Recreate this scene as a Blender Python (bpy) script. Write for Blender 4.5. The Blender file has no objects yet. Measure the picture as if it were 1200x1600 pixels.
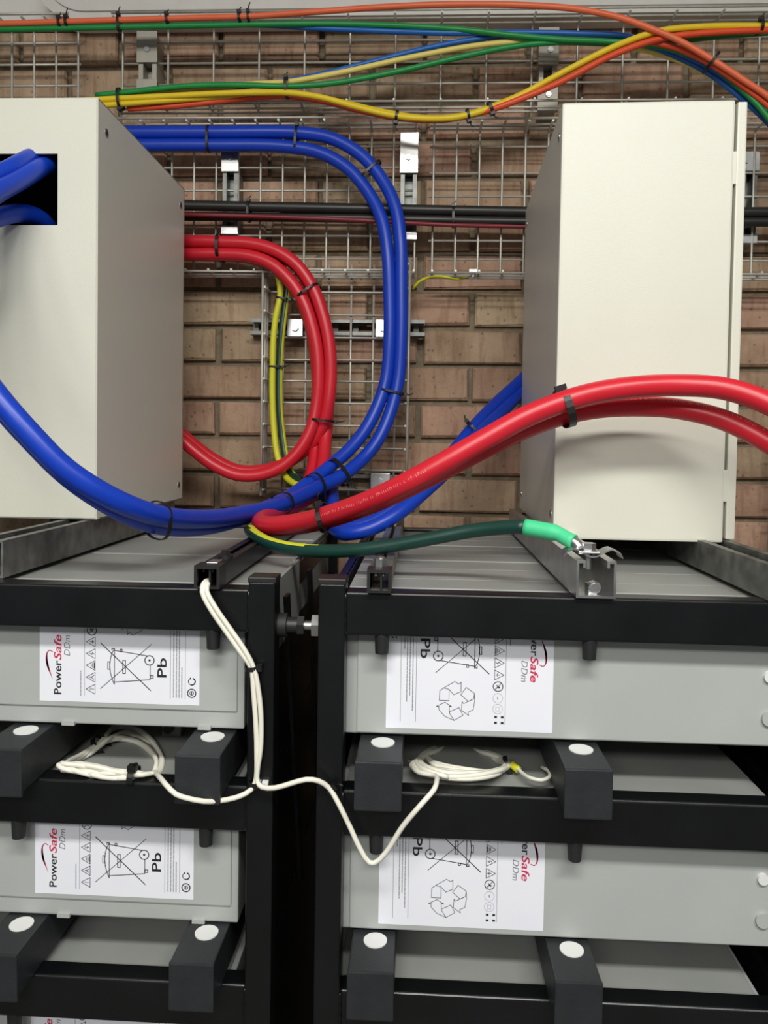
import bpy, bmesh, math, random
from mathutils import Vector, Matrix
random.seed(7)
S = bpy.context.scene
COL = S.collection
CZ = 1.40                                    # height of the lens above the floor

# ---------------------------------------------------------------- camera
YAW, PITCH, ROLL, FPX = math.radians(2.7), math.radians(1.8), 0.0155, 1200.0
R3 = (Matrix.Rotation(YAW, 3, 'Z') @ Matrix.Rotation(math.pi/2 - PITCH, 3, 'X') @ Matrix.Rotation(ROLL, 3, 'Z'))
PX, PY = 602.8, 726.83                       # principal point of the (cropped) photograph
cam_d = bpy.data.cameras.new('camera')
cam_d.sensor_fit = 'VERTICAL'; cam_d.sensor_height = 24; cam_d.lens = FPX*24/1600
cam_d.shift_x = -(PX-600)/1600; cam_d.shift_y = (PY-800)/1600
cam_d.clip_start = 0.01
cam = bpy.data.objects.new('camera', cam_d); COL.objects.link(cam)
cam.matrix_world = Matrix.Translation((0, 0, CZ)) @ R3.to_4x4()
S.camera = cam

def at(x, y, Y):
    """world point seen at photograph pixel (x, y) on the vertical plane at depth Y"""
    d = R3 @ Vector(((x-PX)/FPX, -(y-PY)/FPX, -1))
    d = d*(Y/d.y)
    return Vector((d.x, d.y, d.z+CZ))

# ---------------------------------------------------------------- light
w = bpy.data.worlds.new('room_light'); S.world = w; w.use_nodes = True
w.node_tree.nodes['Background'].inputs[0].default_value = (0.93, 0.97, 1.0, 1)
w.node_tree.nodes['Background'].inputs[1].default_value = 0.16
def area(name, loc, rot, sx, sy, power, col=(1, .98, .93)):
    l = bpy.data.lights.new(name, 'AREA'); l.shape = 'RECTANGLE'; l.size = sx; l.size_y = sy
    l.energy = power; l.color = col
    o = bpy.data.objects.new(name, l); COL.objects.link(o); o.location = loc; o.rotation_euler = rot
    return o
area('ceiling_lamp_light', (0.25, -0.55, 2.62), (0, 0, 0), 1.6, 0.25, 60)
area('ceiling_lamp_light_rear', (-0.45, -1.9, 2.56), (math.radians(58), 0, 0), 1.8, 0.3, 40)
vs = S.view_settings
vs.view_transform = 'Standard'; vs.look = 'None'; vs.gamma = 1; vs.use_curve_mapping = False
vs.exposure = -0.19

# ---------------------------------------------------------------- materials
def lin(c):
    c = c/255
    return c/12.92 if c <= .04045 else ((c+.055)/1.055)**2.4
def rgb(r, g, b): return (lin(r), lin(g), lin(b), 1)
def mat(name, c1, c2=None, rough=.5, metal=0, scale=30, bump=0, bscale=200, rough2=None, coat=0, detail=4):
    m = bpy.data.materials.new(name); m.use_nodes = True
    nt = m.node_tree; N = nt.nodes; L = nt.links; p = N['Principled BSDF']
    p.inputs['Roughness'].default_value = rough; p.inputs['Metallic'].default_value = metal
    p.inputs['Coat Weight'].default_value = coat
    tc = N.new('ShaderNodeTexCoord')
    no = N.new('ShaderNodeTexNoise'); no.inputs['Scale'].default_value = scale; no.inputs['Detail'].default_value = detail
    L.new(tc.outputs['Object'], no.inputs['Vector'])
    r = N.new('ShaderNodeValToRGB'); r.color_ramp.elements[0].position = .32; r.color_ramp.elements[1].position = .68
    r.color_ramp.elements[0].color = rgb(*c1); r.color_ramp.elements[1].color = rgb(*(c2 or c1))
    L.new(no.outputs['Fac'], r.inputs[0]); L.new(r.outputs[0], p.inputs['Base Color'])
    if rough2 is not None:
        mr = N.new('ShaderNodeMapRange'); mr.inputs[3].default_value = rough; mr.inputs[4].default_value = rough2
        L.new(no.outputs['Fac'], mr.inputs[0]); L.new(mr.outputs[0], p.inputs['Roughness'])
    if bump:
        n2 = N.new('ShaderNodeTexNoise'); n2.inputs['Scale'].default_value = bscale; n2.inputs['Detail'].default_value = 3
        b = N.new('ShaderNodeBump'); b.inputs['Strength'].default_value = bump; b.inputs['Distance'].default_value = .002
        L.new(tc.outputs['Object'], n2.inputs['Vector']); L.new(n2.outputs['Fac'], b.inputs['Height'])
        L.new(b.outputs[0], p.inputs['Normal'])
    return m
M = {}
def brick_mat():
    m = bpy.data.materials.new('brick'); m.use_nodes = True
    nt = m.node_tree; N = nt.nodes; L = nt.links; p = N['Principled BSDF']; p.inputs['Roughness'].default_value = .9
    p.inputs['Specular IOR Level'].default_value = .2
    tc = N.new('ShaderNodeTexCoord'); oi = N.new('ShaderNodeObjectInfo')
    ad = N.new('ShaderNodeVectorMath'); ad.operation = 'ADD'
    sc = N.new('ShaderNodeVectorMath'); sc.operation = 'SCALE'; sc.inputs['Scale'].default_value = 7.0
    co = N.new('ShaderNodeCombineXYZ')
    for k in range(3): L.new(oi.outputs['Random'], co.inputs[k])
    L.new(co.outputs[0], sc.inputs[0]); L.new(tc.outputs['Object'], ad.inputs[0]); L.new(sc.outputs[0], ad.inputs[1])
    base = N.new('ShaderNodeValToRGB'); e = base.color_ramp.elements
    e[0].color = rgb(180, 158, 132); e[1].color = rgb(210, 190, 158)
    for pos, c in ((.3, (192, 164, 138)), (.55, (198, 162, 140)), (.75, (184, 152, 130))):
        x = e.new(pos); x.color = rgb(*c)
    L.new(oi.outputs['Random'], base.inputs[0])
    # broad patches, vertical drag marks and dark pits
    n1 = N.new('ShaderNodeTexNoise'); n1.inputs['Scale'].default_value = 14; n1.inputs['Detail'].default_value = 5
    L.new(ad.outputs[0], n1.inputs['Vector'])
    mx = N.new('ShaderNodeMix'); mx.data_type = 'RGBA'; mx.blend_type = 'MULTIPLY'
    r1 = N.new('ShaderNodeValToRGB'); r1.color_ramp.elements[0].position = .3; r1.color_ramp.elements[1].position = .7
    r1.color_ramp.elements[0].color = (.62, .57, .54, 1); r1.color_ramp.elements[1].color = (1, 1, 1, 1)
    L.new(n1.outputs['Fac'], r1.inputs[0]); mx.inputs[0].default_value = .8
    L.new(base.outputs[0], mx.inputs[6]); L.new(r1.outputs[0], mx.inputs[7])
    mp = N.new('ShaderNodeMapping'); mp.inputs['Scale'].default_value = (60, 60, 9)
    n2 = N.new('ShaderNodeTexNoise'); n2.inputs['Scale'].default_value = 1.5; n2.inputs['Detail'].default_value = 6
    L.new(ad.outputs[0], mp.inputs[0]); L.new(mp.outputs[0], n2.inputs['Vector'])
    r2 = N.new('ShaderNodeValToRGB'); r2.color_ramp.elements[0].position = .33; r2.color_ramp.elements[1].position = .5
    r2.color_ramp.elements[0].color = (.62, .52, .48, 1); r2.color_ramp.elements[1].color = (1, 1, 1, 1)
    L.new(n2.outputs['Fac'], r2.inputs[0])
    m2 = N.new('ShaderNodeMix'); m2.data_type = 'RGBA'; m2.blend_type = 'MULTIPLY'; m2.inputs[0].default_value = .5
    L.new(mx.outputs[2], m2.inputs[6]); L.new(r2.outputs[0], m2.inputs[7])
    vo = N.new('ShaderNodeTexVoronoi'); vo.inputs['Scale'].default_value = 55
    L.new(ad.outputs[0], vo.inputs['Vector'])
    r3 = N.new('ShaderNodeValToRGB'); r3.color_ramp.elements[0].position = .08; r3.color_ramp.elements[1].position = .2
    r3.color_ramp.elements[0].color = (.25, .18, .15, 1); r3.color_ramp.elements[1].color = (1, 1, 1, 1)
    L.new(vo.outputs['Distance'], r3.inputs[0])
    m3 = N.new('ShaderNodeMix'); m3.data_type = 'RGBA'; m3.blend_type = 'MULTIPLY'; m3.inputs[0].default_value = .5
    L.new(m2.outputs[2], m3.inputs[6]); L.new(r3.outputs[0], m3.inputs[7])
    L.new(m3.outputs[2], p.inputs['Base Color'])
    b = N.new('ShaderNodeBump'); b.inputs['Strength'].default_value = .55; b.inputs['Distance'].default_value = .004
    n4 = N.new('ShaderNodeTexNoise'); n4.inputs['Scale'].default_value = 110; n4.inputs['Detail'].default_value = 5
    L.new(ad.outputs[0], n4.inputs['Vector']); L.new(n4.outputs['Fac'], b.inputs['Height']); L.new(b.outputs[0], p.inputs['Normal'])
    return m
M['brick'] = brick_mat()
M['mortar'] = mat('mortar', (118, 108, 90), (142, 130, 108), .95, scale=60, bump=.6, bscale=300)
M['plaster'] = mat('plaster', (222, 220, 214), (230, 228, 222), .8, scale=12, bump=.1)
M['ceiling'] = mat('ceiling_paint', (215, 212, 206), (225, 222, 216), .9)
M['concrete'] = mat('floor_concrete', (92, 92, 90), (118, 117, 112), .8, scale=8, bump=.2)
M['trunk'] = mat('trunking_plastic', (214, 211, 205), (220, 217, 211), .5)
M['cream'] = mat('cream_powder_coat', (219, 219, 205), (223, 223, 209), .38, scale=6, bump=.10, bscale=700)
M['dark_inside'] = mat('painted_shade_inside', (44, 45, 42), (52, 52, 50), .8)  # interior shade set as a dark colour
M['black_steel'] = mat('black_powder_coat', (9, 10, 12), (14, 16, 18), .28, scale=14, bump=.04, bscale=500, rough2=.38)
M['black_plastic'] = mat('black_plastic', (28, 28, 28), (36, 36, 36), .45)
M['tie'] = mat('black_nylon', (18, 18, 18), (26, 26, 26), .4)
M['rubber'] = mat('black_rubber', (26, 27, 28), (34, 35, 36), .6)
M['pad'] = mat('charcoal_coated_tube', (34, 37, 40), (40, 43, 46), .5, scale=40, bump=.12, bscale=420)
M['battery'] = mat('grey_battery_plastic', (172, 176, 174), (180, 184, 181), .42, scale=5, bump=.05, bscale=400)
M['battery_top'] = mat('grey_battery_lid', (146, 149, 146), (156, 158, 154), .40, scale=9, rough2=.5)
M['side_grey'] = mat('grey_end_plate', (140, 144, 140), (150, 154, 150), .5)
M['label'] = mat('white_label_paper', (238, 240, 250), (240, 242, 250), .45)
M['print_black'] = mat('black_print', (34, 34, 38), None, .6)
M['print_red'] = mat('crimson_print', (206, 40, 84), None, .6)
M['print_grey'] = mat('grey_print', (128, 130, 136), None, .6)
M['print_pale'] = mat('pale_grey_print', (186, 188, 196), None, .6)
M['zinc'] = mat('bright_zinc', (184, 186, 186), (208, 209, 208), .3, 1, scale=40, rough2=.42)
M['galv'] = mat('galvanised_steel', (112, 114, 112), (150, 152, 148), .42, .75, scale=45, rough2=.55)
M['wire'] = mat('zinc_plated_wire', (186, 184, 174), (202, 200, 190), .45, .35, scale=60)
M['bracket_grey'] = mat('matt_grey_bracket', (168, 164, 152), (178, 174, 162), .5, .3)
M['blue'] = mat('blue_cable_sheath', (12, 58, 180), (14, 62, 186), .38, scale=20)
M['red'] = mat('red_cable_sheath', (204, 30, 46), (210, 36, 52), .36, scale=20)
M['dull_red'] = mat('dull_red_cable_sheath', (120, 34, 42), (128, 40, 48), .5)
M['black_cable'] = mat('black_cable_sheath', (32, 32, 30), (40, 40, 38), .42)
M['yellow'] = mat('yellow_cable_sheath', (232, 200, 30), (236, 206, 38), .45)
M['pale_yellow'] = mat('pale_yellow_cable_sheath', (232, 212, 110), (236, 216, 118), .45)
M['lime'] = mat('lime_yellow_sheath', (206, 206, 40), (212, 212, 48), .45)
M['orange'] = mat('orange_cable_sheath', (232, 108, 68), (236, 114, 74), .45)
M['vermilion'] = mat('vermilion_cable_sheath', (224, 78, 38), (230, 84, 44), .45)
M['green'] = mat('green_cable_sheath', (18, 136, 64), (22, 144, 70), .45)
M['data_blue'] = mat('mid_blue_cable_sheath', (24, 96, 178), (28, 102, 186), .45)
M['dark_green'] = mat('dark_green_cable_sheath', (17, 56, 48), (20, 62, 54), .4)
M['mint'] = mat('mint_green_sleeve', (70, 208, 146), (78, 214, 152), .5)
M['white_wire'] = mat('white_wire_sheath', (232, 230, 216), (238, 236, 222), .45)
M['white_plastic'] = mat('white_plastic', (226, 228, 226), (232, 234, 232), .45)
M['cable_print'] = mat('faint_white_cable_print', (232, 150, 150), None, .5)

# ---------------------------------------------------------------- mesh helpers
def wloc(o):
    v = Vector((0, 0, 0))
    while o: v += o.location; o = o.parent
    return v
class MB:
    def __init__(s): s.v = []; s.f = []; s.mi = []; s.sm = []
    def add(s, vs, fs, mi=0, smooth=False):
        b = len(s.v); s.v += [Vector(x) for x in vs]
        for f in fs: s.f.append([b+i for i in f]); s.mi.append(mi); s.sm.append(smooth)
    def box(s, x0, x1, y0, y1, z0, z1, mi=0):
        s.add([(x0,y0,z0),(x1,y0,z0),(x1,y1,z0),(x0,y1,z0),(x0,y0,z1),(x1,y0,z1),(x1,y1,z1),(x0,y1,z1)],
              [(0,3,2,1),(4,5,6,7),(0,1,5,4),(1,2,6,5),(2,3,7,6),(3,0,4,7)], mi)
        return s
    def bbox(s, x0, x1, y0, y1, z0, z1, b=.002, mi=0, seg=2):
        """box with chamfered edges"""
        bm = bmesh.new(); bmesh.ops.create_cube(bm, size=1)
        for v in bm.verts:
            v.co = Vector(((x0+x1)/2+v.co.x*(x1-x0), (y0+y1)/2+v.co.y*(y1-y0), (z0+z1)/2+v.co.z*(z1-z0)))
        bmesh.ops.bevel(bm, geom=list(bm.edges), offset=b, segments=seg, affect='EDGES', profile=.6)
        bm.verts.index_update()
        s.add([v.co.copy() for v in bm.verts], [[v.index for v in f.verts] for f in bm.faces], mi)
        bm.free(); return s
    def cyl(s, p, q, r, n=16, r2=None, mi=0, cap=True):
        p = Vector(p); q = Vector(q); d = (q-p).normalized(); r2 = r if r2 is None else r2
        a = d.orthogonal().normalized(); b = d.cross(a)
        vs = []
        for c, rr in ((p, r), (q, r2)):
            for k in range(n):
                t = 2*math.pi*k/n; vs.append(c+rr*(math.cos(t)*a+math.sin(t)*b))
        fs = [(k, (k+1) % n, n+(k+1) % n, n+k) for k in range(n)]
        s.add(vs, fs, mi, n > 8)
        if cap: s.add(vs, [list(range(n))[::-1], list(range(n, 2*n))], mi)
        return s
    def prism(s, prof, y0, y1, mi=0):
        """closed x-z outline run along Y"""
        n = len(prof)
        vs = [(x, y0, z) for x, z in prof]+[(x, y1, z) for x, z in prof]
        s.add(vs, [(k, (k+1) % n, n+(k+1) % n, n+k) for k in range(n)]+[list(range(n))[::-1], list(range(n, 2*n))], mi)
        return s
    def tube(s, pts, r, n=10, mi=0, matfn=None, smooth=True, ang0=0):
        fr = frames(pts); N = len(pts); vs = []
        for i, (t, a, b) in enumerate(fr):
            rr = r(i/(N-1)) if callable(r) else r
            for k in range(n):
                th = ang0+2*math.pi*k/n
                vs.append(pts[i]+rr*(math.cos(th)*a+math.sin(th)*b))
        base = len(s.v); s.v += vs
        for i in range(N-1):
            for k in range(n):
                s.f.append([base+i*n+k, base+i*n+(k+1) % n, base+(i+1)*n+(k+1) % n, base+(i+1)*n+k])
                s.mi.append(matfn(i/(N-1), (vs[i*n+k]+vs[i*n+(k+1) % n]-2*pts[i]).normalized()) if matfn else mi); s.sm.append(smooth)
        for i in (0, N-1):
            s.f.append([base+i*n+k for k in range(n)][::(1 if i else -1)]); s.mi.append(mi); s.sm.append(False)
        return s
    def build(s, name, mats, parent=None, origin=None):
        if not isinstance(mats, (list, tuple)): mats = [mats]
        if parent is not None: off = wloc(parent)
        elif origin is not None: off = Vector(origin)
        else:
            lo = [min(v[i] for v in s.v) for i in range(3)]; hi = [max(v[i] for v in s.v) for i in range(3)]
            off = Vector(((lo[0]+hi[0])/2, (lo[1]+hi[1])/2, lo[2]))
        me = bpy.data.meshes.new(name)
        me.from_pydata([v-off for v in s.v], [], s.f)
        for m in mats: me.materials.append(M[m])
        me.polygons.foreach_set('material_index', s.mi); me.polygons.foreach_set('use_smooth', s.sm)
        me.update()
        o = bpy.data.objects.new(name, me); COL.objects.link(o)
        if parent is not None: o.parent = parent
        else: o.location = off
        return o
def frames(pts):
    N = len(pts); T = []
    for i in range(N):
        d = pts[min(i+1, N-1)]-pts[max(i-1, 0)]
        T.append(d.normalized() if d.length > 1e-9 else Vector((1, 0, 0)))
    a = Vector((0, -1, 0)); a = (a-a.dot(T[0])*T[0])
    a = a.normalized() if a.length > .05 else T[0].orthogonal().normalized()
    out = []
    for i in range(N):
        if i:
            q = T[i-1].rotation_difference(T[i]); a = q @ a
            a = (a-a.dot(T[i])*T[i]).normalized()
        out.append((T[i], a, T[i].cross(a)))
    return out
def spline(P, step=.010):
    """smooth path through the points (centripetal Catmull-Rom)"""
    P = [Vector(p) for p in P]
    P = [P[0]*2-P[1]]+P+[P[-1]*2-P[-2]]
    out = []
    for i in range(1, len(P)-2):
        p0, p1, p2, p3 = P[i-1:i+3]
        t0 = 0; t1 = t0+max((p1-p0).length, 1e-6)**.5; t2 = t1+max((p2-p1).length, 1e-6)**.5; t3 = t2+max((p3-p2).length, 1e-6)**.5
        n = max(2, int((p2-p1).length/step))
        for k in range(n):
            t = t1+(t2-t1)*k/n
            a1 = (t1-t)/(t1-t0)*p0+(t-t0)/(t1-t0)*p1; a2 = (t2-t)/(t2-t1)*p1+(t-t1)/(t2-t1)*p2
            a3 = (t3-t)/(t3-t2)*p2+(t-t2)/(t3-t2)*p3
            b1 = (t2-t)/(t2-t0)*a1+(t-t0)/(t2-t0)*a2; b2 = (t3-t)/(t3-t1)*a2+(t-t1)/(t3-t1)*a3
            out.append((t2-t)/(t2-t1)*b1+(t-t1)/(t2-t1)*b2)
    out.append(P[-2]); return out
def tag(o, label, cat, group=None):
    o['label'] = label; o['category'] = cat
    if group: o['group'] = group
    return o
def empty(name, loc, label, cat, group=None):
    o = bpy.data.objects.new(name, None); COL.objects.link(o); o.location = loc; o.empty_display_size = .02
    return tag(o, label, cat, group)
def struct(o): o['kind'] = 'structure'; return o

# ---------------------------------------------------------------- the room
wy = 1.57
ztop = CZ+.8367; ROWS = 21; RP = .0756; BP = .2085
wall = struct(MB().box(-2.2, 2.2, wy+.014, wy+.15, 0, ztop).build('wall_back', 'mortar', origin=(0, wy, 0)))
def brick_mesh(L, k):
    bm = MB(); hx = L/2; hz = .0325; j = lambda: random.uniform(-.0016, .0016); c = .004
    out = [(-hx+j(), 0, -hz+j()), (hx+j(), 0, -hz+j()), (hx+j(), 0, hz+j()), (-hx+j(), 0, hz+j())]
    fr = [(x*(1-c/hx)+j(), -.008+j(), z*(1-c/hz)+j()) for x, y, z in out]
    ou = [(x, -.003, z) for x, y, z in out]; bk = [(x, .05, z) for x, y, z in out]
    bm.add(fr+ou+bk, [(0,1,2,3)]+[(4+i, 4+(i+1) % 4, (i+1) % 4, i) for i in range(4)]+[(8+i, 8+(i+1) % 4, 4+(i+1) % 4, 4+i) for i in range(4)])
    me = bpy.data.meshes.new('brick'); me.from_pydata(bm.v, [], bm.f); me.materials.append(M['brick']); return me
BM = [brick_mesh(BP-.011, k) for k in range(8)]
for i in range(ROWS):
    z = ztop-RP*(i+.5)-.001
    x0 = -.0083 if i % 2 == 0 else .0953
    for k in range(-7, 7):
        o = bpy.data.objects.new('brick', random.choice(BM)); COL.objects.link(o); o.parent = wall
        o.location = (x0+BP*(k+.5)+random.uniform(-.0015, .0015), .008+random.uniform(-.0015, .0015), z)
struct(MB().box(-2.2, 2.2, wy-.004, wy+.15, ztop, 2.75).build('trim_1', 'plaster'))
struct(MB().box(-2.2, 2.2, -2.6, wy+.15, 2.75, 2.85).build('ceiling', 'ceiling'))
struct(MB().box(-2.2, 2.2, -2.6, wy+.15, -.08, 0).build('floor', 'concrete'))

# boxed trunking along the wall head, rounded lower end on the left
zt = CZ+.8235; xl = at(62, 0, 1.515).x
prof = [(xl+.075*(1-math.cos(a)), zt+.06*(1-math.sin(a))) for a in [math.pi/2*k/10 for k in range(11)]]
prof = [(xl, zt+.17)]+prof+[(2.0, zt), (2.0, zt+.17)]
tr = empty('wall_trunking', (0, 1.56, zt), 'pale grey boxed trunking along the wall head with a rounded left end', 'trunking')
MB().prism(prof, 1.510, 1.566).build('body', 'trunk', tr)
MB().prism([(x+.02 if x < 1 else x, z+.012) for x, z in prof], 1.505, 1.5105).build('cover', 'trunk', tr)

# ---------------------------------------------------------------- wire cable trays
def rod(mb, pts, r=.0023, n=6): mb.tube([Vector(p) for p in pts], r, n)
def bent(corners, r=.008):
    """polyline with rounded corners"""
    out = [Vector(corners[0])]
    for a, b, c in zip(corners, corners[1:], corners[2:]):
        a, b, c = Vector(a), Vector(b), Vector(c)
        d1 = (a-b).normalized(); d2 = (c-b).normalized()
        for t in (0, .5, 1): out.append(b+d1*r*(1-t)**2+d2*r*t**2)
    out.append(Vector(corners[-1])); return out
def hz(y, Y, x=540): return at(x, y, Y).z
def tray_h(label, Y0, Y1, xs, ztopp, zbotp, rows, x0, x1, lips=(.45, 1)):
    zt_, zb_ = hz(ztopp, Y0), hz(zbotp, Y0)
    t = empty('wire_tray', ((x0+x1)/2, Y0, zb_), label, 'cable tray', 'wire basket cable trays')
    m0 = None
    for x in xs:
        if m0 is None:
            mb = MB(); rod(mb, bent([(x, Y1, zt_), (x, Y0, zt_), (x, Y0, zb_), (x, Y1, zb_)]))
            m0 = mb.build('cross_wire', 'wire', t); xr = x
        else:
            o = m0.copy(); COL.objects.link(o); o.parent = t; o.location.x = x-xr
    for y in rows:
        z = hz(y, Y0); mb = MB(); rod(mb, [(x0, Y0+.0035, z), (x1, Y0+.0035, z)]); mb.build('long_wire', 'wire', t)
    for z, s in ((zt_, 1), (zb_, -1)):
        for f in (0.08,)+tuple(lips):
            mb = MB(); yy = Y0+(Y1-Y0)*f
            rod(mb, [(x0, yy, z+s*.0038), (x1, yy, z+s*.0038)]); mb.build('long_wire', 'wire', t)
    return t
TY, TL = 1.528, 1.475
X = lambda px, y=230, Y=TY: at(px, y, Y).x
xs = [X(192+71*k, 90) for k in range(22)]
tray_h('upper zinc wire tray with wide mesh under the wall trunking', TY, TL, xs, 43, 174, (62, 96, 130), xs[0]-.002, xs[-1]+.05)
xs = [X(-50+34.5*k, 90) for k in range(6)]
tray_h('upper zinc wire tray offcut with close mesh at the far left', TY, TL, xs, 43, 174, (62, 96, 130), xs[0]-.05, xs[-1]+.004)
xs = [X(26.5+34.65*k) for k in range(19)]
tray_h('middle zinc wire tray behind the horizontal blue cables', TY, TL, xs, 204, 431, (228, 261, 297, 332, 368, 404), xs[0]-.05, xs[-1]+.003)
xs = [X(678+35.5*k) for k in range(30)]
tray_h('middle zinc wire tray right of the blue bend, behind the cream cabinet', TY-.012, TL-.01, xs, 206, 431, (229, 270, 306, 341, 375, 404), xs[0]-.008, xs[-1]+.03)
def tray_v(label, Y0, Y1, xl_, xr_, ys, xin):
    t = empty('wire_tray', ((xl_+xr_)/2, Y0, hz(ys[-1], Y0)), label, 'cable tray', 'wire basket cable trays')
    m0 = None; z0 = hz(ys[0], Y0)
    for y in ys:
        z = hz(y, Y0)
        if m0 is None:
            mb = MB(); rod(mb, bent([(xl_, Y1, z), (xl_, Y0, z), (xr_, Y0, z), (xr_, Y1, z)])); m0 = mb.build('cross_wire', 'wire', t)
        else:
            o = m0.copy(); COL.objects.link(o); o.parent = t; o.location.z = z-z0
    zb_ = hz(ys[-1]+9, Y0); zt_ = hz(ys[0]-8, Y0)
    for x in xin:
        mb = MB(); rod(mb, [(x, Y0+.0035, zt_), (x, Y0+.0035, zb_)]); mb.build('long_wire', 'wire', t)
    for x, s in ((xl_, -1), (xr_, 1)):
        for f in (.1, .5, 1):
            yy = Y0+(Y1-Y0)*f
            mb = MB(); rod(mb, [(x+s*.0036, yy, zt_), (x+s*.0036, yy, zb_)], .0026); mb.build('long_wire', 'wire', t)
    return t
ysv = [421, 457, 492.5, 528, 562.6, 596, 630.5, 665, 700, 734, 765]
xin = [X(442+35*k, 600) for k in range(6)]
tray_v('vertical zinc wire tray behind the red cable loop', TY-.002, TL, X(421, 560), X(636, 560), ysv, xin)
ysv2 = [660+35*k for k in range(7)]
xin = [X(1240+35*k, 700) for k in range(5)]
tray_v('vertical zinc wire tray at the far right edge beside the cream cabinet', TY-.002, TL, X(1204, 760), X(1410, 760), ysv2, xin)

# ---------------------------------------------------------------- tray brackets and wall channels
def bolt_head(mb, c, r=.0055, h=.004, n=6):
    c = Vector(c); mb.cyl(c, c+Vector((0, -h, 0)), r, n); mb.cyl(c+Vector((0, -h, 0)), c+Vector((0, -h-.001, 0)), r*.7, n)
def bracket(label, xa, xb, y0, y1, y2, y3, m, screws, yf=1.516):
    """slotted tray bracket: plate, slotted neck, plate (photograph rows y0..y3)"""
    a, b = X(xa, (y0+y3)/2, yf), X(xb, (y0+y3)/2, yf)
    Z = [hz(y, yf, (xa+xb)/2) for y in (y0, y1, y2, y3)]
    t = empty('tray_bracket', ((a+b)/2, wy, Z[3]), label, 'bracket', 'tray brackets on the brick wall')
    MB().bbox(a, b, yf, yf+.004, Z[1], Z[0], .001).build('upper_plate', m, t)
    ww = (b-a)*.22; i = (b-a)*.06
    n = MB(); n.box(a+i, a+i+ww, yf+.006, wy-.002, Z[2]-.002, Z[1]+.002); n.box(b-i-ww, b-i, yf+.006, wy-.002, Z[2]-.002, Z[1]+.002)
    n.build('slotted_neck', 'galv' if m == 'zinc' else m, t)
    MB().box(a+i+ww, b-i-ww, yf+.034, wy-.002, Z[2]-.001, Z[1]+.001).build('neck_back', 'galv' if m == 'zinc' else m, t)
    MB().bbox(a, b, yf, yf+.004, Z[3], Z[2], .001).build('lower_plate', m, t)
    MB().box(a+.004, b-.004, yf+.003, wy-.002, Z[1]+.003, Z[0]-.003).build('standoff', m, t)
    MB().box(a+.004, b-.004, yf+.003, wy-.002, Z[3]+.002, Z[2]-.002).build('standoff', m, t)
    for sx, sy in screws:
        p = at(sx, sy, yf); mb = MB(); bolt_head(mb, p, .0055, .0035, 10); mb.build('screw', 'zinc', t)
bracket('matt grey tray bracket on brick left of the cables tied in yellow and green', 213, 245, 48, 97, 123, 141, 'bracket_grey', [(230, 77)])
bracket('matt grey tray bracket behind the blue and green crossing at the top', 841, 873, 42, 101, 126, 175, 'bracket_grey', [(860, 78), (857, 148)])
bracket('bright zinc tray bracket below the horizontal blue cables', 345, 372, 236, 268, 352, 366, 'zinc', [(360, 246)])
bracket('bright zinc tray bracket outside the blue cable bend', 624, 653, 206, 270, 360, 374, 'zinc', [(638, 246)])
bracket('bright zinc tray bracket right of the cream cabinet with a door', 1160, 1186, 236, 267, 366, 380, 'zinc', [(1166, 251)])

def strut_h(label, xa, xb, ya, yb, yf=1.538):
    a, b = X(xa, ya, yf), X(xb, ya, yf); z1, z0 = hz(ya, yf), hz(yb, yf)
    t = empty('slotted_wall_channel', ((a+b)/2, wy, z0), label, 'channel')
    c = MB(); c.box(a, b, yf, wy-.0005, z1-.0022, z1); c.box(a, b, yf, wy-.0005, z0, z0+.0022); c.build('flange', 'galv', t)
    c = MB(); zi, zj = z0+.0065, z1-.0065
    c.box(a, b, wy-.005, wy-.001, z0, zi); c.box(a, b, wy-.005, wy-.001, zj, z1); x = a; k = 0
    while x < b:
        e = min(x+(.018 if k % 2 else .011), b)
        if k % 2 == 0: c.box(x, e, wy-.005, wy-.001, zi, zj)
        x = e+(.03 if k % 2 == 0 else 0); k += 1 if k % 2 else 2
    c.build('slotted_web', 'galv', t)
    c = MB(); c.box(a, b, yf-.0015, yf, z1-.007, z1); c.box(a, b, yf-.0015, yf, z0, z0+.007); c.build('lip', 'galv', t)
    return t
s1 = strut_h('slotted zinc channel across the brick behind the red cable loop', 391, 664, 499, 524)
s2 = strut_h('short slotted zinc channel at the foot of the vertical wire tray', 446, 632, 741, 770)
def washer(label, x, y, hw, hh):
    p = at(x, y, 1.519); t = empty('tray_clamp', (p.x, 1.536, p.z), label, 'clamp', 'square tray clamps')
    q = at(x+hw, y+hh, 1.519); dx, dz = q.x-p.x, p.z-q.z
    MB().bbox(p.x-dx, p.x+dx, 1.519, 1.522, p.z-dz, p.z+dz, .0008).build('plate', 'zinc', t)
    mb = MB(); bolt_head(mb, (p.x, 1.519, p.z), .0075, .005, 6); mb.cyl((p.x, 1.52, p.z), (p.x, 1.54, p.z), .004); mb.build('bolt', 'zinc', t)
washer('square zinc clamp beside the yellow earth cables', 461, 512, 12, 14)
washer('square zinc clamp left of the vertical blue cables', 599, 513, 12, 14)
washer('square zinc clamp at the foot of the vertical wire tray', 594, 753, 15, 14)
p = at(739, 427, 1.47); tb = empty('tray_splice_bolt', p, 'small zinc splice bolt under the right middle wire tray', 'bolt')
MB().bbox(p.x-.008, p.x+.008, p.y-.006, p.y+.006, p.z-.001, p.z+.007, .001).build('clip', 'zinc', tb)
MB().cyl((p.x+.001, p.y, p.z-.008), (p.x+.001, p.y, p.z), .0042, 6).build('nut', 'galv', tb)

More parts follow.
